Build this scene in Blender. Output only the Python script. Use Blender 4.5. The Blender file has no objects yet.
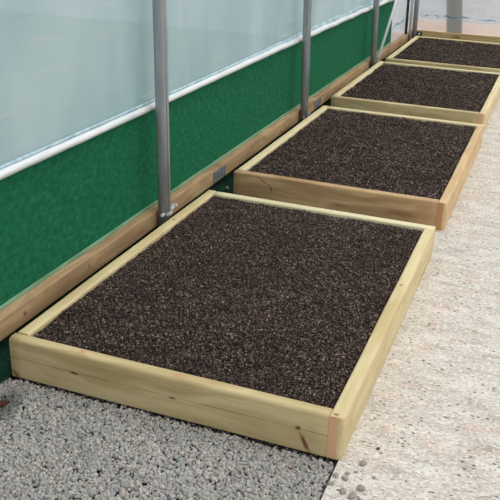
import bpy, bmesh, math, random
import numpy as np
from mathutils import Vector, Matrix

scene = bpy.context.scene
C = scene.collection

# ------------------------------------------------------------------ camera
cam_d = bpy.data.cameras.new('camera'); cam = bpy.data.objects.new('camera', cam_d); C.objects.link(cam)
cam_d.sensor_fit = 'HORIZONTAL'; cam_d.sensor_width = 36.0; cam_d.lens = 36.0 * 815.43 / 500.0
cam_d.clip_start = 0.02; cam_d.clip_end = 200
cam.location = (1.5546, -1.9601, 1.5248)
cam.rotation_euler = (1.1634, -0.0349, 0.3621)
scene.camera = cam

# ------------------------------------------------------------------ light
w = bpy.data.worlds.new('overcast_sky'); scene.world = w; w.use_nodes = True
nt = w.node_tree; bg = nt.nodes['Background']
tc = nt.nodes.new('ShaderNodeTexCoord'); sx = nt.nodes.new('ShaderNodeSeparateXYZ'); cr = nt.nodes.new('ShaderNodeValToRGB')
nt.links.new(tc.outputs['Generated'], sx.inputs[0]); nt.links.new(sx.outputs['Z'], cr.inputs[0]); nt.links.new(cr.outputs[0], bg.inputs[0])
cr.color_ramp.elements[0].position = 0.0; cr.color_ramp.elements[0].color = (0.42, 0.43, 0.44, 1)
cr.color_ramp.elements[1].position = 0.7; cr.color_ramp.elements[1].color = (1.13, 1.13, 1.12, 1)
bg.inputs[1].default_value = 0.92
sd = bpy.data.lights.new('sun', 'SUN'); sun = bpy.data.objects.new('sun', sd); C.objects.link(sun)
sd.energy = 1.25; sd.angle = math.radians(60); sd.color = (1.0, 0.985, 0.95)
sun.rotation_euler = Vector((-0.62, -0.12, -1.0)).to_track_quat('-Z', 'Y').to_euler()   # high hazy light from the right

vs = scene.view_settings
vs.view_transform = 'Standard'; vs.look = 'None'; vs.gamma = 1; vs.use_curve_mapping = False
vs.exposure = 0.0

# ------------------------------------------------------------------ node helpers
class NT:
    def __init__(s, name, rough=0.8, spec=0.3):
        s.m = bpy.data.materials.new(name); s.m.use_nodes = True; s.t = s.m.node_tree
        s.b = s.t.nodes['Principled BSDF']; s.out = s.t.nodes['Material Output']
        s.b.inputs['Roughness'].default_value = rough; s.b.inputs['Specular IOR Level'].default_value = spec
    def n(s, k, **kw):
        o = s.t.nodes.new(k)
        for a, v in kw.items(): setattr(o, a, v)
        return o
    def l(s, a, b): s.t.links.new(a, b)
    def set(s, sock, v):
        if isinstance(v, bpy.types.NodeSocket): s.l(v, sock)
        else: sock.default_value = v
    def math(s, op, a, b=0.0, c=None, clamp=False):
        o = s.n('ShaderNodeMath', operation=op, use_clamp=clamp); s.set(o.inputs[0], a); s.set(o.inputs[1], b)
        if c is not None: s.set(o.inputs[2], c)
        return o.outputs[0]
    def obj(s): return s.n('ShaderNodeTexCoord').outputs['Object']
    def map(s, v, scale=(1, 1, 1), loc=(0, 0, 0), rot=(0, 0, 0)):
        o = s.n('ShaderNodeMapping'); s.l(v, o.inputs[0]); o.inputs['Scale'].default_value = scale
        o.inputs['Location'].default_value = loc; o.inputs['Rotation'].default_value = rot; return o.outputs[0]
    def noise(s, v, scale=5, detail=3, rough=0.55, dist=0.0):
        o = s.n('ShaderNodeTexNoise'); s.l(v, o.inputs['Vector']); o.inputs['Scale'].default_value = scale
        o.inputs['Detail'].default_value = detail; o.inputs['Roughness'].default_value = rough; o.inputs['Distortion'].default_value = dist
        return o.outputs['Fac']
    def ramp(s, f, stops):
        o = s.n('ShaderNodeValToRGB'); s.l(f, o.inputs[0]); e = o.color_ramp.elements
        while len(e) < len(stops): e.new(0.5)
        for i, (p, c) in enumerate(stops):
            e[i].position = p; e[i].color = (c if isinstance(c, (tuple, list)) else (c, c, c)) + ((1,) if not isinstance(c, tuple) or len(c) == 3 else ())
        return o.outputs[0]
    def mix(s, f, a, b, mode='MIX'):
        o = s.n('ShaderNodeMix', data_type='RGBA', blend_type=mode); s.set(o.inputs[0], f)
        for k, v in ((6, a), (7, b)):
            if isinstance(v, tuple) and len(v) == 3: v = v + (1,)
            s.set(o.inputs[k], v)
        return o.outputs[2]
    def bump(s, h, strength=0.3, dist=0.002, shader=None):
        o = s.n('ShaderNodeBump'); o.inputs['Strength'].default_value = strength; o.inputs['Distance'].default_value = dist
        s.l(h, o.inputs['Height']); s.l(o.outputs[0], (shader or s.b).inputs['Normal']); return o.outputs[0]
    def col(s, c): s.set(s.b.inputs['Base Color'], c if not (isinstance(c, tuple) and len(c) == 3) else c + (1,))

def lin(r, g, b):
    f = lambda c: (c / 255 / 12.92) if c / 255 <= 0.04045 else ((c / 255 + 0.055) / 1.055) ** 2.4
    return (f(r), f(g), f(b))

def wood(name, light, dark, green=0.0, knots=(), seed=0.0, streak=None):
    """timber with its grain along local x; knots = (x,y,z, rx,ry,rz, colour, strength)"""
    N = NT(name, 0.72, 0.25); o = N.obj()
    v = N.map(o, (1.4, 16, 16), (seed, seed * 1.7, seed * .6))
    warp = N.noise(N.map(o, (2.2, 6, 6), (seed, 0, seed)), 1.0, 2)
    add = N.n('ShaderNodeVectorMath', operation='MULTIPLY_ADD'); N.l(warp, add.inputs[0]); add.inputs[1].default_value = (0, 3.0, 3.0); N.l(v, add.inputs[2])
    g1 = N.noise(add.outputs[0], 1.0, 3, 0.5, 0.3)
    g2 = N.noise(N.map(o, (5, 140, 140), (seed, 0, 0)), 1.0, 2, 0.6)
    c = N.ramp(g1, [(0.34, dark), (0.5, tuple((a + b) / 2 for a, b in zip(light, dark))), (0.62, light)])
    c = N.mix(N.ramp(g2, [(0.3, 0.16), (0.6, 0.0)]), c, tuple(x * 0.55 for x in dark))
    if green > 0:
        gm = N.ramp(N.noise(N.map(o, (2.5, 8, 8), (0, seed, 0)), 1.0, 2), [(0.4, 0.0), (0.65, 1.0)])
        c = N.mix(N.math('MULTIPLY', gm, green), c, lin(192, 184, 136))
    if streak:   # a thin dark growth line running along the board at a height z
        for (zz, amp, wd, k) in streak:
            sp = N.n('ShaderNodeSeparateXYZ'); N.l(o, sp.inputs[0])
            wob = N.noise(N.map(o, (4, 0.01, 0.01), (seed + zz, 0, 0)), 1.0, 3)
            d = N.math('ABSOLUTE', N.math('SUBTRACT', N.math('SUBTRACT', sp.outputs['Z'], zz), N.math('MULTIPLY', N.math('SUBTRACT', wob, 0.5), amp)))
            f = N.math('SUBTRACT', 1.0, N.math('DIVIDE', d, wd), clamp=True)
            f = N.math('MULTIPLY', f, N.ramp(N.noise(N.map(o, (6, .01, .01), (seed, 3, 0)), 1, 2), [(0.35, 0.15), (0.6, 1.0)]))
            c = N.mix(N.math('MULTIPLY', f, k), c, lin(96, 84, 52))
    for (kx, ky, kz, rx, ry, rz, kc, ks, rot) in knots:
        s1 = N.n('ShaderNodeVectorMath', operation='SUBTRACT'); N.l(o, s1.inputs[0]); s1.inputs[1].default_value = (kx, ky, kz)
        vr = N.n('ShaderNodeVectorRotate', rotation_type='Y_AXIS'); N.l(s1.outputs[0], vr.inputs['Vector']); vr.inputs['Angle'].default_value = rot
        s2 = N.n('ShaderNodeVectorMath', operation='DIVIDE'); N.l(vr.outputs[0], s2.inputs[0]); s2.inputs[1].default_value = (rx, ry, rz)
        s3 = N.n('ShaderNodeVectorMath', operation='LENGTH'); N.l(s2.outputs[0], s3.inputs[0])
        wob = N.noise(N.map(o, (60, 60, 60)), 1.0, 2)
        d = N.math('ADD', s3.outputs['Value'], N.math('MULTIPLY', N.math('SUBTRACT', wob, 0.5), 0.9))
        f = N.ramp(d, [(0.35, 1.0), (1.0, 0.0)])
        c = N.mix(N.math('MULTIPLY', f, ks), c, kc)
    hs = N.n('ShaderNodeHueSaturation'); hs.inputs['Saturation'].default_value = 0.93; N.l(c, hs.inputs['Color'])
    N.col(hs.outputs[0])
    N.bump(g2, 0.25, 0.0006)
    return N.m

def end_grain(name, a, b):
    N = NT(name, 0.85, 0.15); o = N.obj()
    ln = N.n('ShaderNodeVectorMath', operation='LENGTH'); N.l(N.map(o, (0, 1, 1), (0, 0.03, -0.02)), ln.inputs[0])
    r = N.math('SINE', N.math('MULTIPLY', N.math('ADD', ln.outputs['Value'], N.math('MULTIPLY', N.noise(o, 30, 2), 0.006)), 900.0))
    c = N.ramp(N.math('MULTIPLY_ADD', r, 0.5, 0.5), [(0.1, a), (0.9, b)])
    N.col(N.mix(N.ramp(N.noise(o, 40, 3), [(0.4, 0.0), (0.7, 0.5)]), c, b)); return N.m

def stone_mat(name, stops, big=None, rough=0.9, spec=0.2, dark_patch=None):
    N = NT(name, rough, spec); g = N.n('ShaderNodeNewGeometry')
    c = N.ramp(g.outputs['Random Per Island'], stops)
    o = N.obj()
    if dark_patch:  # darker grey ellipse over the stones, with a ragged rim
        ds = N.n('ShaderNodeVectorMath', operation='LENGTH'); N.l(N.map(o, (1 / dark_patch[2], 1 / dark_patch[3], 0), (-dark_patch[0] / dark_patch[2], -dark_patch[1] / dark_patch[3], 0)), ds.inputs[0])
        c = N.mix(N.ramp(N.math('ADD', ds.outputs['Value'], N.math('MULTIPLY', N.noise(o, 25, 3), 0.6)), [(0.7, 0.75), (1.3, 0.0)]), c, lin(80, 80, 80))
    if big: c = N.mix(N.ramp(N.noise(o, big[0], 3), [(0.4, 0.0), (0.65, big[1])]), c, big[2])
    c = N.mix(N.ramp(N.noise(o, 380, 2), [(0.4, 0.15), (0.6, 0.0)]), c, (0.04, 0.04, 0.04))
    N.col(c); return N.m

# ------------------------------------------------------------------ mesh helpers
def link(name, me, mat, parent=None, loc=None, rotz=None):
    o = bpy.data.objects.new(name, me); C.objects.link(o)
    for m in (mat if isinstance(mat, (list, tuple)) else [mat]):
        me.materials.append(m)
    if parent: o.parent = parent
    if loc is not None: o.location = loc
    if rotz is not None: o.rotation_euler = (0, 0, rotz)
    return o
def from_bm(name, bm, mat, parent=None, loc=None, rotz=None, smooth=False):
    me = bpy.data.meshes.new(name); bmesh.ops.recalc_face_normals(bm, faces=bm.faces[:])
    if smooth:
        for f in bm.faces: f.smooth = True
    bm.to_mesh(me); bm.free(); return link(name, me, mat, parent, loc, rotz)
def thing(name, label, cat, loc=(0, 0, 0), group=None):
    o = bpy.data.objects.new(name, None); C.objects.link(o); o.empty_display_size = 0.1
    o.location = loc; return tag(o, label, cat, group)
def tag(o, label, cat, group=None, kind=None):
    o['label'] = label; o['category'] = cat
    if group: o['group'] = group
    if kind: o['kind'] = kind
    return o
def struct(o): o['kind'] = 'structure'; return o

def box(bm, a, b, mat_i=0, bev=0.0):
    a = Vector(a); b = Vector(b); c = (a + b) / 2; s = b - a
    r = bmesh.ops.create_cube(bm, size=1.0, matrix=Matrix.Translation(c) @ Matrix.Diagonal((abs(s.x), abs(s.y), abs(s.z), 1)))
    fs = {f for v in r['verts'] for f in v.link_faces}
    for f in fs: f.material_index = mat_i
    if bev > 0:
        es = list({e for v in r['verts'] for e in v.link_edges})
        bmesh.ops.bevel(bm, geom=es, offset=bev, segments=2, profile=0.5, affect='EDGES')
def tube(bm, pts, r, seg=20, cap=True, radii=None, squash=None):
    pts = [Vector(p) for p in pts]; rings = []; n = len(pts)
    up = None
    for i, p in enumerate(pts):
        t = (pts[min(i + 1, n - 1)] - pts[max(i - 1, 0)]).normalized()
        if up is None: up = Vector((0, 0, 1)) if abs(t.z) < 0.9 else Vector((1, 0, 0))
        a = t.cross(up).normalized(); b = a.cross(t).normalized(); up = b
        rr = radii[i] if radii else r
        sa, sb = squash or (1, 1)
        rings.append([bm.verts.new(p + a * math.cos(k * 2 * math.pi / seg) * rr * sa + b * math.sin(k * 2 * math.pi / seg) * rr * sb) for k in range(seg)])
    for i in range(n - 1):
        for k in range(seg):
            bm.faces.new((rings[i][k], rings[i][(k + 1) % seg], rings[i + 1][(k + 1) % seg], rings[i + 1][k])).smooth = True
    if cap:
        bm.faces.new(rings[0][::-1]); bm.faces.new(rings[-1])

def board_mesh(name, L, T, H, r=0.010, seed=0, bow=0.0, nose=0.0):
    """board: local x 0..L, y 0..T, z 0..H; all long edges rounded; ends in material slot 1"""
    bm = bmesh.new(); prof = []
    rb = 0.004
    for (cy, cz, a0, rr) in ((T - rb, rb, -90, rb), (T - r, H - r, 0, r), (r, H - r, 90, r), (rb, rb, 180, rb)):
        for k in range(6):
            a = math.radians(a0 + k * 18); prof.append((cy + rr * math.cos(a), cz + rr * math.sin(a)))
    e = 0.0015
    st = ([(0, -e), (e, 0)] + [(nose * q, 0) for q in (.12, .25, .4, .6, .8, 1.0)] if nose else [(0, -e), (e, 0)]) + [(L * k / 24, 0) for k in range(1, 24)] + [(L - e, 0), (L, -e)]
    rings = []
    rnd = random.Random(seed); ph = rnd.random() * 6
    for x, ins in st:
        dy = bow * math.sin(math.pi * x / L) + 0.0006 * math.sin(x * 9 + ph); ring = []
        for (y, z) in prof:
            cy, cz = T / 2, H / 2
            yy = y + (ins if y > cy else -ins); zz = z + (ins if z > cz else -ins)
            if nose and x < nose:
                sh = nose - math.sqrt(max(0, nose * nose - (nose - x) ** 2)); yy = T - (T - yy) * (T - sh) / T
            ring.append(bm.verts.new((x, yy + dy, zz)))
        rings.append(ring)
    n = len(prof)
    for i in range(len(rings) - 1):
        for k in range(n):
            bm.faces.new((rings[i][k], rings[i][(k + 1) % n], rings[i + 1][(k + 1) % n], rings[i + 1][k])).smooth = True
    a = bm.faces.new(rings[0][::-1]); b = bm.faces.new(rings[-1]); a.material_index = 1; b.material_index = 1
    me = bpy.data.meshes.new(name); bmesh.ops.recalc_face_normals(bm, faces=bm.faces[:]); bm.to_mesh(me); bm.free()
    for e_ in me.edges: pass
    return me

# jittered icosahedra / octahedra merged into one mesh (for crumbs and gravel)
PHI = (1 + 5 ** .5) / 2
ICO_V = np.array([(-1, PHI, 0), (1, PHI, 0), (-1, -PHI, 0), (1, -PHI, 0), (0, -1, PHI), (0, 1, PHI), (0, -1, -PHI), (0, 1, -PHI), (PHI, 0, -1), (PHI, 0, 1), (-PHI, 0, -1), (-PHI, 0, 1)]) / math.sqrt(1 + PHI * PHI)
ICO_F = np.array([(0, 11, 5), (0, 5, 1), (0, 1, 7), (0, 7, 10), (0, 10, 11), (1, 5, 9), (5, 11, 4), (11, 10, 2), (10, 7, 6), (7, 1, 8), (3, 9, 4), (3, 4, 2), (3, 2, 6), (3, 6, 8), (3, 8, 9), (4, 9, 5), (2, 4, 11), (6, 2, 10), (8, 6, 7), (9, 8, 1)])
OCT_V = np.array([(1, 0, 0), (-1, 0, 0), (0, 1, 0), (0, -1, 0), (0, 0, 1), (0, 0, -1)], float)
OCT_F = np.array([(0, 2, 4), (2, 1, 4), (1, 3, 4), (3, 0, 4), (2, 0, 5), (1, 2, 5), (3, 1, 5), (0, 3, 5)])
def lumps(name, pos, rad, flat, seed, jitter=0.25, ico=True, base=None):
    rs = np.random.RandomState(seed); n = len(pos)
    V, F = (ICO_V, ICO_F) if ico else (OCT_V, OCT_F)
    nv = len(V)
    v = np.repeat(V[None], n, 0) * (1 + jitter * rs.uniform(-1, 1, (n, nv, 1)))
    v = v * np.stack([rs.uniform(.75, 1.25, n), rs.uniform(.6, 1.0, n), rs.uniform(flat[0], flat[1], n)], 1)[:, None, :]
    # random rotation (quaternions)
    q = rs.normal(size=(n, 4)); q[:, 1:3] *= 0.45 if flat[1] < 0.8 else 1.0
    q /= np.linalg.norm(q, axis=1)[:, None]
    w_, x, y, z = q.T
    M = np.stack([1 - 2 * (y * y + z * z), 2 * (x * y - z * w_), 2 * (x * z + y * w_), 2 * (x * y + z * w_), 1 - 2 * (x * x + z * z), 2 * (y * z - x * w_), 2 * (x * z - y * w_), 2 * (y * z + x * w_), 1 - 2 * (x * x + y * y)], 1).reshape(n, 3, 3)
    v = np.einsum('nij,nvj->nvi', M, v) * rad[:, None, None] + pos[:, None, :]
    f = (F[None] + (np.arange(n) * nv)[:, None, None]).reshape(-1, 3); v = v.reshape(-1, 3)
    if base is not None:     # extra grid (verts, quads) below
        bv, bq = base
        f0 = f.size; tot_v = np.concatenate([v, bv]); bq = bq + len(v)
    else: tot_v = v; bq = np.zeros((0, 4), int)
    me = bpy.data.meshes.new(name)
    me.vertices.add(len(tot_v)); me.vertices.foreach_set('co', tot_v.astype(np.float32).ravel())
    li = np.concatenate([f.ravel(), bq.ravel()]).astype(np.int32)
    me.loops.add(len(li)); me.loops.foreach_set('vertex_index', li)
    starts = np.concatenate([np.arange(len(f)) * 3, len(f) * 3 + np.arange(len(bq)) * 4]).astype(np.int32)
    me.polygons.add(len(starts)); me.polygons.foreach_set('loop_start', starts)
    if len(bq):
        mi = np.zeros(len(starts), np.int32); mi[len(f):] = 1; me.polygons.foreach_set('material_index', mi)
    me.update(calc_edges=True); me.validate(); return me
def smooth_noise(x, y, seed, sc):
    rs = np.random.RandomState(seed); o = np.zeros_like(x)
    for k in range(10):
        a = rs.uniform(0, 6.28); f = sc * rs.uniform(.5, 2.2); o += np.sin((x * math.cos(a) + y * math.sin(a)) * f + rs.uniform(0, 6.28)) / 10 ** .5
    return o
def grid(x0, x1, y0, y1, nx, ny, fz):
    X, Y = np.meshgrid(np.linspace(x0, x1, nx), np.linspace(y0, y1, ny)); Z = fz(X, Y)
    v = np.stack([X, Y, Z], -1).reshape(-1, 3)
    i = np.arange(nx - 1)[None] + np.arange(ny - 1)[:, None] * nx
    q = np.stack([i, i + 1, i + nx + 1, i + nx], -1).reshape(-1, 4); return v, q

# ------------------------------------------------------------------ the ground
# concrete yard on the right
N = NT('weathered_concrete', 0.9, 0.2); o = N.obj()
c = N.ramp(N.noise(N.map(o, (1, 2.2, 1)), 5, 5, 0.65), [(0.3, lin(188, 181, 172)), (0.5, lin(207, 201, 192)), (0.7, lin(222, 217, 210))])
c = N.mix(N.ramp(N.noise(N.map(o, (8, 22, 8), rot=(0, 0, 0.10)), 1.0, 5, 0.7, 0.6), [(0.50, 0.0), (0.68, 0.75)]), c, lin(164, 154, 142))
c = N.mix(N.ramp(N.noise(N.map(o, (9, 18, 9), (5, 2, 0)), 1.0, 5, 0.7), [(0.52, 0.0), (0.66, 0.7)]), c, lin(232, 227, 220))
c = N.mix(N.ramp(N.noise(N.map(o, (9, 16, 9), (3, 1, 0)), 1.0, 4, 0.6), [(0.52, 0.0), (0.70, 0.55)]), c, lin(202, 168, 150))
c = N.mix(N.ramp(N.noise(N.map(o, (1, 1.9, 1)), 62, 4, 0.75), [(0.53, 0.0), (0.63, 0.8)]), c, lin(124, 113, 104))
c = N.mix(N.ramp(N.noise(N.map(o, (1, 1.4, 1), (7, 7, 7)), 70, 3, 0.7), [(0.52, 0.0), (0.62, 0.7)]), c, lin(240, 237, 232))
vo = N.n('ShaderNodeTexVoronoi'); N.l(N.map(o, (1, 1.7, 1)), vo.inputs['Vector']); vo.inputs['Scale'].default_value = 34
sel = N.math('GREATER_THAN', N.noise(o, 11, 2), 0.52)
c = N.mix(N.math('MULTIPLY', N.ramp(vo.outputs['Distance'], [(0.12, 1.0), (0.28, 0.0)]), sel), c, lin(90, 76, 68))
N.col(c); h = N.noise(N.map(o, (30, 90, 20), rot=(0, 0, 0.12)), 1.0, 4, 0.7)
N.bump(N.math('ADD', h, N.noise(o, 130, 3)), 0.5, 0.004)
CONC = N.m
bm = bmesh.new(); box(bm, (1.150, -3.2, -0.10), (6.0, 8.14, 0.0)); box(bm, (1.02, 1.66, -0.10), (1.1498, 8.14, 0.0)); struct(from_bm('concrete_slab', bm, CONC))

N = NT('packed_sub_base', 0.95, 0.1); N.col(N.ramp(N.noise(N.obj(), 60, 4), [(0.35, lin(92, 91, 90)), (0.65, lin(134, 132, 130))])); SUB = N.m
bm = bmesh.new(); box(bm, (-0.16, -3.2, -0.12), (1.149, 1.659, -0.028)); box(bm, (-0.16, 1.659, -0.12), (1.019, 8.14, -0.028)); struct(from_bm('sub_base', bm, SUB))

# outside, beyond the sheeting
N = NT('outside_ground', 0.95, 0.1); o = N.obj(); sp = N.n('ShaderNodeSeparateXYZ'); N.l(o, sp.inputs[0])
pinkz = N.ramp(N.noise(o, 1.5, 3), [(0.3, lin(222, 190, 172)), (0.7, lin(236, 208, 190))])
pale = N.ramp(N.noise(o, 3, 4), [(0.3, lin(176, 178, 184)), (0.7, lin(214, 216, 222))])
c = N.mix(N.math('GREATER_THAN', N.math('ADD', sp.outputs['Y'], N.math('MULTIPLY', N.noise(o, 4, 2), 0.15)), 10.55), pinkz, pale)
grass = N.ramp(N.noise(o, 12, 4), [(0.3, lin(104, 118, 108)), (0.7, lin(150, 162, 150))])
c = N.mix(N.math('MULTIPLY', N.math('LESS_THAN', sp.outputs['X'], -0.4), N.math('LESS_THAN', sp.outputs['Y'], 7.0)), c, grass)
c = N.mix(N.math('MULTIPLY', N.math('LESS_THAN', sp.outputs['X'], -0.4), N.math('GREATER_THAN', sp.outputs['Y'], 7.0)), c, pale)
N.col(c)
bm = bmesh.new(); box(bm, (-70, 8.15, -0.2), (40, 70, -0.02)); box(bm, (-70, -30, -0.2), (-0.165, 8.149, 0.10)); struct(from_bm('outside_ground', bm, N.m))  # left box raised as an invented bank, blocking light below the sill

# crushed grey gravel
GR = stone_mat('crushed_stone', [(0.0, lin(140, 142, 142)), (0.25, lin(164, 164, 162)), (0.55, lin(174, 172, 168)), (0.85, lin(190, 187, 182)), (0.95, lin(204, 188, 178)), (1.0, lin(168, 150, 142))], big=(3, 0.12, lin(130, 128, 124)), dark_patch=(0.07, -0.16, 0.10, 0.17))
rs = np.random.RandomState(5)
def scatter(x0, x1, y0, y1, n, z, dz, r0, r1):
    P = np.stack([rs.uniform(x0, x1, n), rs.uniform(y0, y1, n), np.full(n, z) + rs.uniform(-dz, dz, n)], 1)
    return P, np.clip(rs.normal((r0 + r1) / 2, (r1 - r0) / 3.2, n), r0, r1)
Ps, Rs = [], []
for a in ((-0.11, 1.138, -1.0, -0.006, 30000, -0.0120, 0.0025, 0.0048, 0.0088), (-0.11, 1.138, -1.0, -0.006, 9000, -0.0085, 0.002, 0.0050, 0.0110),
          (0.02, 1.138, 0.0, 0.05, 300, -0.016, 0.004, 0.004, 0.008), (0.0, 1.010, 1.70, 2.01, 2600, -0.014, 0.004, 0.005, 0.009),
          (0.0, 1.010, 3.78, 4.09, 1600, -0.014, 0.004, 0.005, 0.009), (0.0, 1.010, 5.81, 5.97, 600, -0.014, 0.004, 0.005, 0.009)):
    P, r = scatter(*a); Ps.append(P); Rs.append(r)
P = np.concatenate(Ps); r = np.concatenate(Rs)
P[:, 2] += 0.002 * smooth_noise(P[:, 0], P[:, 1], 3, 9)
P[:, 2] = np.minimum(P[:, 2], -r * 0.35)
me = lumps('gravel', P, r, (0.40, 0.70), 11, 0.32, True)
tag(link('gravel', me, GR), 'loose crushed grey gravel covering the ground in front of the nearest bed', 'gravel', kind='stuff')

# ------------------------------------------------------------------ raised beds
PALE_L, PALE_D = lin(222, 208, 158), lin(190, 172, 112)
def K(x, z, rx, rz, col, s=0.9, rot=0.0, y=0.0, ry=0.03): return (x, y, z, rx, ry, rz, col, s, rot)
RB, BR, DK = lin(120, 62, 34), lin(112, 78, 40), lin(86, 62, 34)
PK = lin(204, 140, 112)
ENDP = end_grain('pink_end_grain', lin(216, 166, 130), lin(224, 178, 144))
ENDB = end_grain('brown_end_grain', lin(176, 126, 84), lin(204, 152, 108))
ENDL = end_grain('pale_end_grain', lin(206, 184, 134), lin(218, 198, 150))
Hb = 0.15; T = 0.047
W1 = 1.158
beds = [
    # x, y, W, L, label
    dict(x=0.000, y=0.0, L=1.676, W=1.158, label='nearest raised bed of pale timber boards on grey gravel, whole front board in view', cl='dark brown granular compost filling the nearest raised bed',
         f=((lin(218, 197, 148), lin(184, 160, 110)), 0.2, [K(0.248, 0.075, .020, .007, DK, .9), K(0.604, 0.074, .016, .006, DK, .9), K(1.018, 0.080, .012, .010, DK, .9), K(1.043, 0.033, .044, .010, RB, .95, math.radians(-63)),
             K(0.271, 0.150, .016, .012, PK, .8, 0, .02, .014), K(0.615, 0.150, .016, .012, PK, .8, 0, .02, .014), K(0.02, 0.012, .028, .012, RB, .7, math.radians(-35))], [(0.078, 0.012, 0.0028, 0.7), (0.118, 0.02, 0.002, 0.35)]),
         r=((lin(226, 208, 160), lin(204, 182, 130)), 0.12, [K(0.968, 0.15, .008, .008, DK, .9, 0, .026, .008), K(0.93, 0.10, .008, .05, RB, .55, math.radians(12)), K(0.012, 0.15, .010, .008, BR, .8, 0, .03, .012), K(0.1, 0.07, .01, .03, lin(160, 146, 96), .5)], [(0.06, 0.02, 0.002, 0.35)]),
         l=((lin(222, 205, 156), lin(202, 180, 128)), 0.15, [K(0.455, 0.15, .014, .006, BR, .8, 0, .026, .008)], []),
         b=((lin(232, 222, 182), lin(218, 204, 160)), 0.1, [], [])),
    dict(x=0.005, y=2.017, L=1.755, W=1.158, label='raised bed second from the front, with browner front board bearing a curved knot streak', cl='dark brown granular compost filling the second bed from the front',
         f=((lin(210, 174, 128), lin(172, 134, 92)), 0.1, [K(0.17, 0.12, .05, .007, RB, .7, math.radians(-32)), K(0.218, 0.082, .030, .007, RB, .75, math.radians(-66)), K(0.93, 0.06, .10, .022, lin(140, 92, 56), .6), K(0.60, 0.05, .05, .012, lin(146, 100, 60), .5)], [(0.05, 0.02, 0.0025, 0.4)]),
         r=((lin(226, 196, 150), lin(204, 168, 120)), 0.05, [], [(0.09, 0.02, 0.002, 0.3)]),
         l=((lin(230, 216, 172), lin(214, 196, 148)), 0.1, [], []),
         b=((lin(232, 218, 174), lin(216, 200, 152)), 0.15, [], [])),
    dict(x=-0.020, y=4.093, L=1.710, W=1.158, label='raised bed third from the front, its right end running to the picture edge', cl='dark brown granular compost filling the third bed from the front',
         f=((lin(214, 194, 146), lin(182, 160, 112)), 0.2, [K(0.10, 0.06, .02, .02, BR, .5)], [(0.06, 0.02, 0.003, 0.4)]),
         r=((lin(230, 212, 166), lin(212, 188, 138)), 0.05, [], []),
         l=((lin(228, 214, 170), lin(212, 194, 146)), 0.1, [], []),
         b=((lin(230, 218, 174), lin(214, 200, 152)), 0.15, [], [])),
    dict(x=-0.001, y=5.975, L=1.655, W=1.158, label='farthest raised bed, lying against the end wall sill', cl='dark brown granular compost filling the farthest raised bed',
         f=((lin(206, 190, 136), lin(180, 160, 108)), 0.2, [], [(0.09, 0.02, 0.002, 0.3)]),
         r=((lin(216, 196, 146), lin(196, 172, 120)), 0.05, [], []),
         l=((lin(228, 216, 172), lin(212, 196, 148)), 0.1, [], []),
         b=((lin(222, 206, 154), lin(204, 186, 132)), 0.1, [], [])),
]
SOIL = stone_mat('compost_crumbs', [(0.0, lin(30, 24, 23)), (0.35, lin(58, 46, 42)), (0.65, lin(82, 67, 60)), (0.88, lin(116, 97, 86)), (1.0, lin(154, 134, 118))], big=(4, 0.30, lin(48, 40, 37)), rough=0.8, spec=0.3)
N = NT('compost_base', 0.95, 0.1); N.col(N.ramp(N.noise(N.obj(), 200, 3), [(0.4, lin(26, 21, 19)), (0.6, lin(48, 39, 35))])); SOILB = N.m
for bi, B in enumerate(beds):
    t = thing('raised_bed', B['label'], 'raised bed', (B['x'], B['y'], 0), 'timber raised beds in a row')
    W, L = B['W'], B['L']; g = 0.0008
    for key, org, rot, ln in (('f', (0, 0, 0), 0, W - T - g), ('r', (W, 0, 0), math.pi / 2, L - T - g), ('b', (W, L, 0), math.pi, W - T - g), ('l', (0, L, 0), -math.pi / 2, L - T - g)):
        (cl, cd), gr, kn, stv = B[key]
        m = wood('board_wood_%d%s' % (bi, key), cl, cd, gr, kn, seed=bi * 7.3 + ord(key) * 0.37, streak=stv)
        me = board_mesh('board', ln, T, Hb, 0.014 if (bi, key) == (0, 'f') else 0.009, seed=bi * 9 + ord(key), nose=0.017 if key == 'r' and bi < 3 else 0.0)
        link('board', me, [m, ENDP if (bi, key) in ((0, 'r'), (2, 'r')) else ENDB if key == 'r' else ENDL], t, org, rot)
    # compost, a mounded granular fill of its own
    x0, x1, y0, y1 = B['x'] + T + .001, B['x'] + W - T - .001, B['y'] + T + .001, B['y'] + L - T - .001
    def fz(X, Y, x0=x0, x1=x1, y0=y0, y1=y1, bi=bi):
        e = np.minimum(np.minimum(X - x0, x1 - X), np.minimum(Y - y0, y1 - Y))
        return 0.1385 + 0.0025 * smooth_noise(X, Y, 20 + bi, 7) + 0.0022 * smooth_noise(X, Y, 40 + bi, 38) - 0.006 * np.exp(-np.maximum(e, 0) / 0.012)
    n = (66000, 34000, 22000, 16000)[bi]; sc = (0.88, 1.08, 1.3, 1.45)[bi]
    rad = np.clip(np.random.RandomState(bi).gamma(6, 0.00055, n) + 0.0008, 0.0016, 0.0075) * sc
    X = np.random.RandomState(bi + 50).uniform(x0 + .006, x1 - .006, n); Y = np.random.RandomState(bi + 60).uniform(y0 + .006, y1 - .006, n)
    Z = fz(X, Y) + np.random.RandomState(bi + 70).uniform(-0.0015, 0.0035, n)
    me = lumps('compost', np.stack([X, Y, Z], 1), rad, (0.6, 1.0), 100 + bi, 0.28, bi < 2, base=grid(x0, x1, y0, y1, 130, 180, fz))
    tag(link('compost', me, [SOIL, SOILB]), B['cl'], 'compost', 'compost fills of the raised beds', 'stuff')

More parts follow.
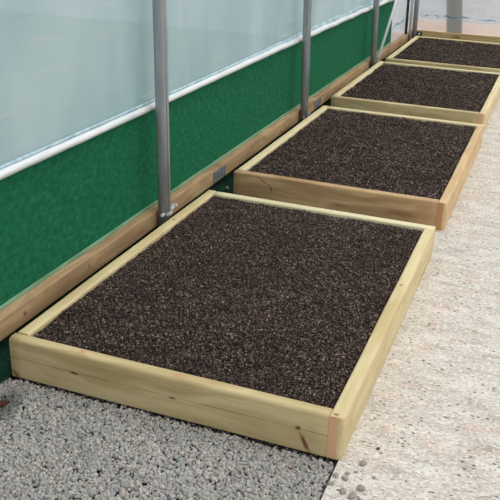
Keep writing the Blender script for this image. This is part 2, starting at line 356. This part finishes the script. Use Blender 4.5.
# ------------------------------------------------------------------ side wall
SILL_F = -0.080; SILL_B = -0.124; FX = -0.136     # sill timber front / back face, sheeting plane
N = NT('green_netting', 0.75, 0.25); o = N.obj()
c = N.ramp(N.noise(N.map(o, (1, 1, 1.6)), 30, 5, 0.6), [(0.30, lin(18, 95, 64)), (0.52, lin(27, 114, 79)), (0.75, lin(46, 132, 93))])
c = N.mix(N.ramp(N.noise(N.map(o, (1, 14, 26), (2, 0, 0)), 1.0, 4, 0.7), [(0.6, 0.0), (0.75, 0.35)]), c, lin(74, 138, 88))
N.col(c)
sp = N.n('ShaderNodeSeparateXYZ'); N.l(o, sp.inputs[0])
wv = N.math('MULTIPLY', N.math('SINE', N.math('MULTIPLY', sp.outputs['Y'], 1400.0)), N.math('SINE', N.math('MULTIPLY', sp.outputs['Z'], 1400.0)))
N.bump(wv, 0.35, 0.0008)
tr = N.n('ShaderNodeBsdfTranslucent'); N.l(c, tr.inputs[0]); mx = N.n('ShaderNodeMixShader'); mx.inputs[0].default_value = 0.30
N.l(N.b.outputs[0], mx.inputs[1]); N.l(tr.outputs[0], mx.inputs[2]); N.l(mx.outputs[0], N.out.inputs[0]); NET = N.m

# the netting hangs behind the sill, then tucks under it and lies on the ground towards the beds
YA, YB = -2.6, 6.86
bm = bmesh.new(); rows = []
prof = [(FX, 0.645), (FX, 0.56), (FX, 0.46), (FX, 0.36), (FX, 0.26), (FX, 0.19), (FX, 0.15), (FX, 0.07), (-0.125, 0.03), (-0.10, 0.012), (-0.07, 0.004), (-0.03, 0.004), (-0.006, 0.003)]
ny = 260
for j in range(ny + 1):
    y = YA + (YB - YA) * j / ny; row = []
    for k, (x, z) in enumerate(prof[:7]):
        a = 0.004 * math.sin(y * 3.1 + z * 6) + 0.002 * math.sin(y * 11 + z * 9)
        if k < 7: xx, zz = x + (a if 0 < k < 6 else 0), z
        elif k < 9: xx, zz = x + 0.3 * a, z
        else: xx, zz = x, z + 0.003 * (1 + math.sin(y * 23 + k * 2)) + 0.002 * math.sin(y * 61 + k)
        row.append(bm.verts.new((xx, y, zz)))
    rows.append(row)
for j in range(ny):
    for k in range(6):
        bm.faces.new((rows[j][k], rows[j + 1][k], rows[j + 1][k + 1], rows[j][k + 1])).smooth = True
tag(from_bm('green_netting', bm, NET), 'dark green windbreak netting along the side wall between white rail and timber sill', 'netting')
# lower skirt and folds of the same netting, shade painted as a darker green
N = NT('shade_darkened_netting', 0.8, 0.2); N.col(N.ramp(N.noise(N.obj(), 40, 4), [(0.35, lin(8, 40, 34)), (0.65, lin(20, 66, 50))])); NET_SHADE = N.m
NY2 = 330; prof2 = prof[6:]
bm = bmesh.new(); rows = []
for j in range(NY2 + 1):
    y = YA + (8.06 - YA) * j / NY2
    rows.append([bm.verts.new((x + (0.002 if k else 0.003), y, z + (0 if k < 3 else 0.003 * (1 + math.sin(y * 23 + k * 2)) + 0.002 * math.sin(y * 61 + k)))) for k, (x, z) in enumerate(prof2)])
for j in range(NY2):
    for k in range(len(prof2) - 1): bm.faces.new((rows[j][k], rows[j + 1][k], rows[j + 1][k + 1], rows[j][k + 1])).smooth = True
tag(from_bm('ground_netting', bm, NET_SHADE), 'green netting skirt with shade painted into its colour, showing in the narrow gap between the side sill and the beds', 'ground cloth')
def ground_netting(x0, x1, y0, y1, seed, label):
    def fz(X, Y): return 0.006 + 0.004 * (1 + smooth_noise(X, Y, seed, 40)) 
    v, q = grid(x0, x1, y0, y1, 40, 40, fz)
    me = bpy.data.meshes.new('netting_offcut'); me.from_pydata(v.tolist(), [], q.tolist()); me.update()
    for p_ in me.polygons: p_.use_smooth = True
    o_ = link('netting_offcut', me, NET_SHADE); sm = o_.modifiers.new('thickness', 'SOLIDIFY'); sm.thickness = 0.002
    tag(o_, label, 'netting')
ground_netting(0.012, 0.30, 1.700, 2.008, 4, 'crumpled dark green netting on the ground between the nearest two beds')
ground_netting(0.012, 0.30, 3.782, 4.068, 6, 'crumpled dark green netting on the ground between the second and third beds')

def film_mat(name, colr, colr2, transp, gloss=0.08, trl=0.5, marks=None):
    N = NT(name); o = N.obj()
    f = N.noise(N.map(o, (3, 2.4, 0.7)), 1.0, 3, 0.5, 0.4)
    c = N.ramp(f, [(0.35, colr), (0.65, colr2)])
    # milky creases running nearly level
    cz = N.noise(N.map(o, (1, 2.6, 26), rot=(0.10, 0, 0)), 1.0, 4, 0.6, 0.8)
    c = N.mix(N.ramp(cz, [(0.60, 0.0), (0.74, 0.7)]), c, lin(218, 228, 226))
    fac_t = transp
    if marks is not None:
        sp = N.n('ShaderNodeSeparateXYZ'); N.l(o, sp.inputs[0])
        wob = N.math('MULTIPLY', N.math('SUBTRACT', N.noise(N.map(o, (9, 9, 3)), 1.0, 2), 0.5), 0.05)
        d = N.math('ABSOLUTE', N.math('ADD', N.math('SUBTRACT', sp.outputs['Z'], marks), wob))
        band = N.math('LESS_THAN', d, 0.010)
        dash = N.ramp(N.noise(N.map(o, (11, 11, 30), (1.3, 0, 0)), 1.0, 2), [(0.44, 0.0), (0.52, 0.75)])
        mk = N.math('MULTIPLY', band, dash)
        c = N.mix(mk, c, lin(40, 150, 190))
        fac_t = N.math('MULTIPLY', N.math('SUBTRACT', 1.0, mk), transp)
    d1 = N.n('ShaderNodeBsdfDiffuse'); N.l(c, d1.inputs[0])
    t1 = N.n('ShaderNodeBsdfTranslucent'); N.l(c, t1.inputs[0])
    m1 = N.n('ShaderNodeMixShader'); m1.inputs[0].default_value = trl; N.l(d1.outputs[0], m1.inputs[1]); N.l(t1.outputs[0], m1.inputs[2])
    g1 = N.n('ShaderNodeBsdfGlossy'); g1.inputs['Roughness'].default_value = 0.22; g1.inputs['Color'].default_value = (0.9, 0.95, 1, 1)
    bp = N.n('ShaderNodeBump'); bp.inputs['Strength'].default_value = 0.5; bp.inputs['Distance'].default_value = 0.01
    N.l(N.math('ADD', cz, N.noise(N.map(o, (4, 7, 5)), 1.0, 2)), bp.inputs['Height']); N.l(bp.outputs[0], g1.inputs['Normal'])
    m2 = N.n('ShaderNodeMixShader'); m2.inputs[0].default_value = gloss; N.l(m1.outputs[0], m2.inputs[1]); N.l(g1.outputs[0], m2.inputs[2])
    tp = N.n('ShaderNodeBsdfTransparent'); m3 = N.n('ShaderNodeMixShader'); N.set(m3.inputs[0], fac_t)
    N.l(m2.outputs[0], m3.inputs[1]); N.l(tp.outputs[0], m3.inputs[2]); N.l(m3.outputs[0], N.out.inputs[0]); return N.m
FILM = film_mat('milky_polythene', lin(174, 206, 211), lin(200, 225, 230), 0.08)
CLEAR = film_mat('clear_polythene', lin(196, 204, 208), lin(222, 226, 230), 0.42, 0.06, 0.5, marks=0.322)

def sheet(name, pts_fn, nu, nv, mat):
    bm = bmesh.new(); g_ = [[bm.verts.new(pts_fn(i / nu, j / nv)) for j in range(nv + 1)] for i in range(nu + 1)]
    for i in range(nu):
        for j in range(nv): bm.faces.new((g_[i][j], g_[i + 1][j], g_[i + 1][j + 1], g_[i][j + 1])).smooth = True
    return from_bm(name, bm, mat)
# upper wall of milky sheeting, hanging from the eaves down into the rolled rail
def fn(u, v):
    y = YA + (8.13 - YA) * u; z = 0.655 + (2.0 - 0.655) * v
    k = math.sin(math.pi * min(1, v * 1.0))
    return (FX + 0.006 - 0.008 * k * math.sin(y * 2.85) - 0.004 * math.sin(z * 14 + y * 1.3) * k, y, z)
struct(sheet('wall_left', fn, 200, 40, FILM))
def fn(u, v):
    y = 6.862 + (8.13 - 6.862) * u; z = 0.150 + 0.5 * v
    return (FX + 0.004 * math.sin(y * 7) * math.sin(v * 3.14), y, z)
struct(sheet('wall_left_lower', fn, 24, 12, CLEAR))
def fn(u, v):
    x = -0.13 + 4.6 * u; z = 0.150 + 1.85 * v
    return (x, 8.150 + 0.006 * math.sin(x * 8) * math.sin(v * 3.14) + 0.004 * math.sin(z * 9 + x * 2), z)
struct(sheet('wall_back', fn, 80, 40, CLEAR))

# pale strip of sheeting showing above the back of the sill
N = NT('mint_film', 0.4, 0.4); N.col(N.ramp(N.noise(N.map(N.obj(), (1, 6, 20)), 1, 2), [(0.3, lin(112, 160, 126)), (0.7, lin(150, 190, 160))]))
bm = bmesh.new()
bv = [[bm.verts.new((x + 0.0008 * math.sin(j), YA + (YB - YA) * j / 120, z + (0.0008 * math.sin(j * 0.7) if z > .16 else 0))) for (x, z) in ((-0.1255, 0.120), (-0.1255, 0.178), (-0.1285, 0.178), (-0.1285, 0.120))] for j in range(121)]
for j in range(120):
    for k in range(4): bm.faces.new((bv[j][k], bv[j + 1][k], bv[j + 1][(k + 1) % 4], bv[j][(k + 1) % 4]))
bm.faces.new(bv[0]); bm.faces.new(bv[-1][::-1])
tag(from_bm('sheeting_strip', bm, N.m), 'thin pale green strip of sheeting along the back edge of the side sill', 'plastic strip')

# timber sill: lengths butted and joined with nail plates
SW = ((lin(192, 158, 116), lin(152, 120, 84)))
N = NT('galvanised_plate', 0.5, 0.5); o = N.obj(); N.b.inputs['Metallic'].default_value = 0.5
vo = N.n('ShaderNodeTexVoronoi'); N.l(o, vo.inputs['Vector']); vo.inputs['Scale'].default_value = 70
N.col(N.ramp(vo.outputs['Distance'], [(0.2, lin(70, 76, 82)), (0.5, lin(142, 150, 158))])); PLATE = N.m
N = NT('galvanised_steel', 0.42, 0.5); o = N.obj(); N.b.inputs['Metallic'].default_value = 0.18
N.col(N.ramp(N.noise(N.map(o, (30, 30, 5)), 1.0, 4, 0.6), [(0.3, lin(146, 149, 153)), (0.7, lin(174, 177, 181))])); N.bump(N.noise(o, 60, 3), 0.15, 0.002); STEEL = N.m
N = NT('dark_steel', 0.5, 0.5); N.b.inputs['Metallic'].default_value = 0.6; N.col(N.ramp(N.noise(N.obj(), 30, 3), [(0.3, lin(58, 58, 60)), (0.7, lin(92, 90, 90))])); DARKS = N.m
N = NT('bright_zinc', 0.35, 0.6); N.b.inputs['Metallic'].default_value = 0.15; N.col(lin(214, 217, 220)); ZINC = N.m
N = NT('black_plastic', 0.5, 0.4); N.col(lin(24, 24, 26)); BLACK = N.m

ys = [(YA, -0.35), (-0.349, 2.015), (2.016, 3.93), (3.931, 5.9), (5.901, 8.02)]
slab = ['timber sill length running forward past the left picture edge', 'timber sill length beside the nearest bed, left of the first metal plate', 'timber sill length beside the second bed, between the two metal plates',
        'timber sill length beside the third bed, past the second metal plate', 'timber sill length beside the farthest bed, ending at the corner posts']
SH0, SH1 = 0.085, 0.166
for i, (a, b) in enumerate(ys):
    kn = [K((b - a) * f_, z_, .012, .014, RB, .7, .5) for f_, z_ in ((.27, .05), (.55, .03), (.78, .06))]
    kn += [K((b - a) * .9, SH1 - SH0, .012, .01, RB, .8, 0, 0.02, .008)]
    if i == 1: kn = [K(2.015 - 1.02, .045, .016, .012, lin(150, 84, 48), .75, .9), K(2.015 - 1.46, .04, .013, .016, RB, .8, .7), K(2.015 - 1.86, .081, .014, .01, RB, .9, 0, .012, .01), K(.35 + 1.2, .06, .02, .008, BR, .5)]
    m = wood('sill_wood_%d' % i, SW[0], SW[1], 0.05, kn, seed=40 + i * 3.1, streak=[(0.03, 0.03, 0.003, 0.3)])
    me = board_mesh('timber_sill', b - a, SILL_F - SILL_B, SH1 - SH0, 0.005, seed=i)
    ob = link('timber_sill', me, [m, ENDB], None, (SILL_F, a, SH0), math.pi / 2)
    tag(ob, slab[i], 'timber sill', 'timber sill lengths along the side wall')
for k, (yc, lab) in enumerate(((2.015, 'perforated grey metal plate on the sill beside the gap behind the nearest bed'), (3.93, 'perforated grey metal plate on the sill beside the gap behind the second bed'))):
    bm = bmesh.new(); box(bm, (SILL_F + 0.0006, yc - 0.085, 0.093), (SILL_F + 0.0026, yc + 0.085, 0.152), 0)
    for iy in range(9):
        for iz in range(4):
            bmesh.ops.create_cone(bm, cap_ends=True, segments=6, radius1=0.0030, radius2=0.0018, depth=0.002, matrix=Matrix.Translation((SILL_F + 0.0034, yc - 0.074 + iy * 0.0185, 0.1 + iz * 0.0145)) @ Matrix.Rotation(math.pi / 2, 4, 'Y'))
    tag(from_bm('nail_plate', bm, PLATE), lab, 'metal plate', 'metal joining plates on the sill')

# white rolled rail along the foot of the upper sheeting
N = NT('white_roll', 0.35, 0.4); o = N.obj()
N.col(N.ramp(N.noise(N.map(o, (1, 5, 30)), 1.0, 3), [(0.3, lin(214, 222, 224)), (0.6, lin(238, 241, 242))])); N.bump(N.noise(N.map(o, (40, 14, 60)), 1.0, 3), 0.4, 0.006); WHITE = N.m
bm = bmesh.new(); n = 300; pts = []; rad = []
for j in range(n + 1):
    y = YA + (8.10 - YA) * j / n
    rr = 0.0155 if y < 2.2 else 0.0155 + 0.004 * min(1, (y - 2.2) / 1.4)
    cr_ = 0 if y < 2.2 else min(1, (y - 2.2) / 1.0)
    rr *= 1 + cr_ * 0.10 * math.sin(j * 1.9) * math.sin(j * 0.53) + 0.03 * math.sin(j * 0.9)
    pts.append((FX + 0.026, y, 0.652 + cr_ * 0.002 * math.sin(j * 0.41) - 0.002 * math.sin(y * 1.4) - (0.012 if y > 5.5 else 0) * (y - 5.5))); rad.append(rr)
tube(bm, pts, 0.016, 14, True, rad)
rl = from_bm('rolled_rail', bm, WHITE); tag(rl, 'long white roll of sheeting where the milky wall meets the green netting', 'rail')
# translucent blue-white hem just above it
def fn(u, v):
    y = YA + (8.1 - YA) * u; rip = 0 if y < 2 else min(1, (y - 2) / 2)
    z = 0.664 + v * (0.014 + 0.022 * rip)
    return (FX + 0.018 + 0.004 * math.sin(v * 3.14) + rip * 0.004 * math.sin(y * 31 + v * 4), y, z + rip * 0.004 * math.sin(y * 9))
N = NT('hem_film', 0.3, 0.5); o = N.obj(); N.col(N.ramp(N.noise(N.map(o, (1, 20, 40)), 1.0, 3), [(0.35, lin(150, 186, 200)), (0.65, lin(204, 224, 230))]))
hm = sheet('hem', fn, 300, 3, N.m); hm.parent = rl; sm = hm.modifiers.new('t', 'SOLIDIFY'); sm.thickness = 0.001

# ------------------------------------------------------------------ steel posts
def post(y, x, r, label, mat, lean_y=0.0, lean_x=0.0, ztop=2.0, group='galvanised posts along the side wall', z0=-0.02):
    t = thing('steel_post', label, 'post', (x, y, 0), group)
    bm = bmesh.new(); tube(bm, [(lean_x * z, lean_y * z, z) for z in (z0, 0.5, 1.0, 1.5, ztop)], r, 28)
    # pressed seam down the tube
    tube(bm, [(r * 0.93 + lean_x * z, -r * 0.35 + lean_y * z, z) for z in (z0, 1.0, ztop)], 0.0025, 8)
    from_bm('tube', bm, mat, t); return t
def clamp(t, z, r, mat, big=True):
    bm = bmesh.new()
    for rr, hh in ((r + 0.004, 0.016),):
        ring_o = [(rr * math.cos(a), rr * math.sin(a)) for a in [k * math.pi / 14 for k in range(28)]]
        vs_ = [[bm.verts.new((x_ * s_, y_ * s_, z + dz_)) for x_, y_ in ring_o] for s_, dz_ in ((0.9, -hh / 2), (1, -hh / 2), (1, hh / 2), (0.9, hh / 2))]
        for a in range(4):
            for k in range(28): bm.faces.new((vs_[a][k], vs_[a][(k + 1) % 28], vs_[(a + 1) % 4][(k + 1) % 28], vs_[(a + 1) % 4][k]))
    # ears of the clip along the wall and the screwed lug
    box(bm, (0.004, -r - 0.030, z - 0.006), (0.016, -r + 0.012, z + 0.006), 0, 0.0015)
    box(bm, (0.0, r - 0.002, z - 0.004), (0.016, r + 0.050, z + 0.008), 0, 0.002)
    cl = from_bm('clamp', bm, mat, t)
    bm = bmesh.new()
    bmesh.ops.create_cone(bm, cap_ends=True, segments=6, radius1=0.008, radius2=0.007, depth=0.008, matrix=Matrix.Translation((0.008, r + 0.034, z + 0.012)))
    tube(bm, [(0.006, r + 0.040, z + 0.010), (0.018, r + 0.052, z + 0.014), (0.028, r + 0.044, z + 0.004)], 0.0035, 8)
    from_bm('bolt', bm, mat, cl)
p1 = post(1.275, -0.047, 0.0300, 'galvanised tube post nearest the camera, rising in front of the milky sheeting', STEEL, -0.035)
clamp(p1, 0.158, 0.0300, ZINC)
p2 = post(3.500, -0.050, 0.0275, 'galvanised tube post beside the far left corner of the second bed', STEEL, -0.095)
clamp(p2, 0.120, 0.0275, STEEL)
p3 = post(5.690, -0.050, 0.0275, 'galvanised tube post beside the third bed, where the slanting brace starts', STEEL, -0.19)
clamp(p3, 0.120, 0.0275, STEEL)
# corner group
post(7.60, -0.108, 0.015, 'dark slim corner post, leftmost of the three at the far corner', DARKS, -0.15, 0.0, z0=0.166, group=None)
post(7.60, -0.064, 0.015, 'bright slim corner tube, middle of the three at the far corner', ZINC, -0.15, 0.0, group=None)
p4 = post(7.69, -0.028, 0.027, 'thick grey corner post, rightmost of the three at the far corner', STEEL, -0.15, 0.0, group=None)
clamp(p4, 0.155, 0.026, BLACK)
bm = bmesh.new(); box(bm, (0.030, -0.024, 0.148), (0.085, 0.024, 0.188), 0, 0.008); bk = from_bm('bracket', bm, BLACK, p4)
bm = bmesh.new(); bmesh.ops.create_cone(bm, cap_ends=True, segments=10, radius1=0.012, radius2=0.010, depth=0.012, matrix=Matrix.Translation((0.058, -0.029, 0.168)) @ Matrix.Rotation(math.pi / 2, 4, 'X')); from_bm('bolt', bm, ZINC, bk)

# slanting brace
t = thing('brace', 'slanting bright metal brace rising from the third post', 'brace', (-0.020, 5.72, 0.185))
bm = bmesh.new(); d = Vector((0, 6.372 - 5.765, 0.652 - 0.198)).normalized(); tube(bm, [(0, 0, 0), tuple(d * 1.0), tuple(d * 1.85)], 0.020, 16, True, None, (0.7, 1.0)); from_bm('bar', bm, ZINC, t)
bm = bmesh.new(); box(bm, (-0.010, -0.030, -0.028), (0.008, 0.012, 0.020), 0, 0.002); from_bm('end_tab', bm, STEEL, t)

# eaves tube holding the sheeting above the frame
bm = bmesh.new(); tube(bm, [(-0.11, YA, 2.03), (-0.11, 8.0, 2.03)], 0.02, 16); tag(from_bm('eaves_tube', bm, STEEL), 'horizontal galvanised tube along the top of the side wall', 'tube')

# ------------------------------------------------------------------ end wall sill and what shows through the sheeting
m = wood('end_sill_wood', lin(206, 178, 122), lin(176, 146, 92), 0.05, [K(0.5, 0.05, .02, .01, BR, .5)], seed=71, streak=[(0.03, 0.03, 0.003, 0.3)])
me = board_mesh('end_sill', 4.0, 0.047, 0.150, 0.005, seed=77); ob = link('end_sill', me, [m, ENDB], None, (-0.075, 8.085, 0.0), 0.0)
tag(ob, 'long timber sill across the foot of the end wall behind the farthest bed', 'timber sill')
m2 = wood('block_wood', lin(198, 164, 110), lin(160, 124, 78), 0.0, [], seed=75)
bm = bmesh.new(); box(bm, (0.375, 8.050, 0.0), (0.410, 8.083, 0.148), 0, 0.003); box(bm, (0.414, 8.056, 0.0), (0.448, 8.083, 0.148), 0, 0.003)
tag(from_bm('timber_cleat', bm, m2), 'short upright timber cleat fixed to the middle of the end sill', 'timber cleat')
N = NT('outside_post_wood', 0.8, 0.2); N.col(N.ramp(N.noise(N.map(N.obj(), (20, 20, 2)), 1.0, 3), [(0.3, lin(96, 88, 72)), (0.7, lin(134, 124, 104))])); OPW = N.m
t = thing('door_post', 'brown upright post behind the sheeting of the end wall', 'post', (0.388, 8.30, -0.02))
t.rotation_euler = (0, -0.12, 0)
bm = bmesh.new(); box(bm, (-0.052, -0.05, 0), (0.060, 0.05, 2.1), 0, 0.004); from_bm('timber', bm, OPW, t)
bm = bmesh.new(); tube(bm, [(-0.083, -0.04, 0), (-0.083, -0.04, 1.0), (-0.083, -0.04, 2.1)], 0.030, 18); from_bm('tube', bm, STEEL, t)

# ------------------------------------------------------------------ loose stones
PEB = stone_mat('dusty_pebble', [(0.0, lin(112, 110, 108)), (0.5, lin(134, 131, 127)), (1.0, lin(158, 152, 146))])
def stone(name, x, y, z, r, label, cat, mat, seed, group=None, flat=(0.6, 0.7)):
    bm = bmesh.new(); bmesh.ops.create_icosphere(bm, subdivisions=2, radius=1.0); R_ = random.Random(seed)
    ax = [(Vector((R_.uniform(-1, 1), R_.uniform(-1, 1), R_.uniform(-1, 1))).normalized(), R_.uniform(.62, .85)) for _ in range(9)]
    for v in bm.verts:
        for a, dd in ax:
            s = v.co.dot(a)
            if s > dd: v.co -= a * (s - dd)
        v.co = Vector((v.co.x * r * R_.uniform(.98, 1.02), v.co.y * r * 0.82, v.co.z * r * flat[0]))
    zm = min(v.co.z for v in bm.verts)
    for v in bm.verts: v.co.z -= zm
    ob = from_bm(name, bm, mat, None, (x, y, z), R_.uniform(0, 3)); tag(ob, label, cat, group); return ob
import itertools
def gpt(u, v, z=0.0):   # where a spot seen in the photograph lies on the ground
    M = cam.rotation_euler.to_matrix(); d = M @ Vector(((u - 250) / 815.43, -(v - 250) / 815.43, -1)); p = Vector(cam.location); k = (z - p.z) / d.z; return p + d * k
pl = [(363, 464, .012, 'grey pebble on the concrete, farthest up of those by the bed corner'), (347, 474, .008, 'small grey pebble on the concrete just below the bed corner'),
      (336, 476, .010, 'grey pebble on the concrete edge nearest the gravel'), (345, 479, .011, 'flattish grey pebble in the middle of the group by the bed corner'),
      (331, 484, .010, 'grey pebble on the concrete edge, leftmost of the group'), (343, 492, .012, 'large grey pebble at the bottom of the group by the bed corner'),
      (352, 497, .013, 'wide grey pebble touching the bottom picture edge near the bed corner'), (361, 489, .013, 'rounded grey pebble at the lower right of the group'),
      (374, 478, .007, 'small grey pebble standing apart on the right of the group'), (356, 472, .006, 'tiny grey pebble between the two uppermost pebbles')]
for i, (u, v, r, lab) in enumerate(pl):
    q = gpt(u, v); stone('pebble', q.x, q.y, -0.001, r * 1.15, lab, 'pebble', PEB, 30 + i, 'loose pebbles on the concrete by the bed corner', (0.42, 0))
N = NT('dark_chip', 0.8, 0.3); N.col(lin(66, 58, 56)); CHIP = N.m
q = gpt(378, 449); stone('stone_chip', q.x, q.y, -0.0005, 0.008, 'small dark stone chip lying alone on the concrete right of the bed corner', 'stone chip', CHIP, 61, None, (0.4, 0))
N = NT('rust_stone', 0.8, 0.2); N.col(N.ramp(N.noise(N.obj(), 90, 3), [(0.3, lin(64, 36, 30)), (0.7, lin(104, 62, 50))])); RUST = N.m
q = gpt(3, 404, 0.0); stone('red_stone', q.x, q.y, -0.006, 0.019, 'reddish brown stone on the gravel at the left picture edge', 'stone', RUST, 63, None, (0.5, 0))
q = gpt(227, 190, 0.01); stone('grey_stone', q.x - 0.0, q.y, 0.012, 0.016, 'pale grey stone lying on netting in the gap behind the nearest bed', 'stone', PEB, 64, None, (0.6, 0))
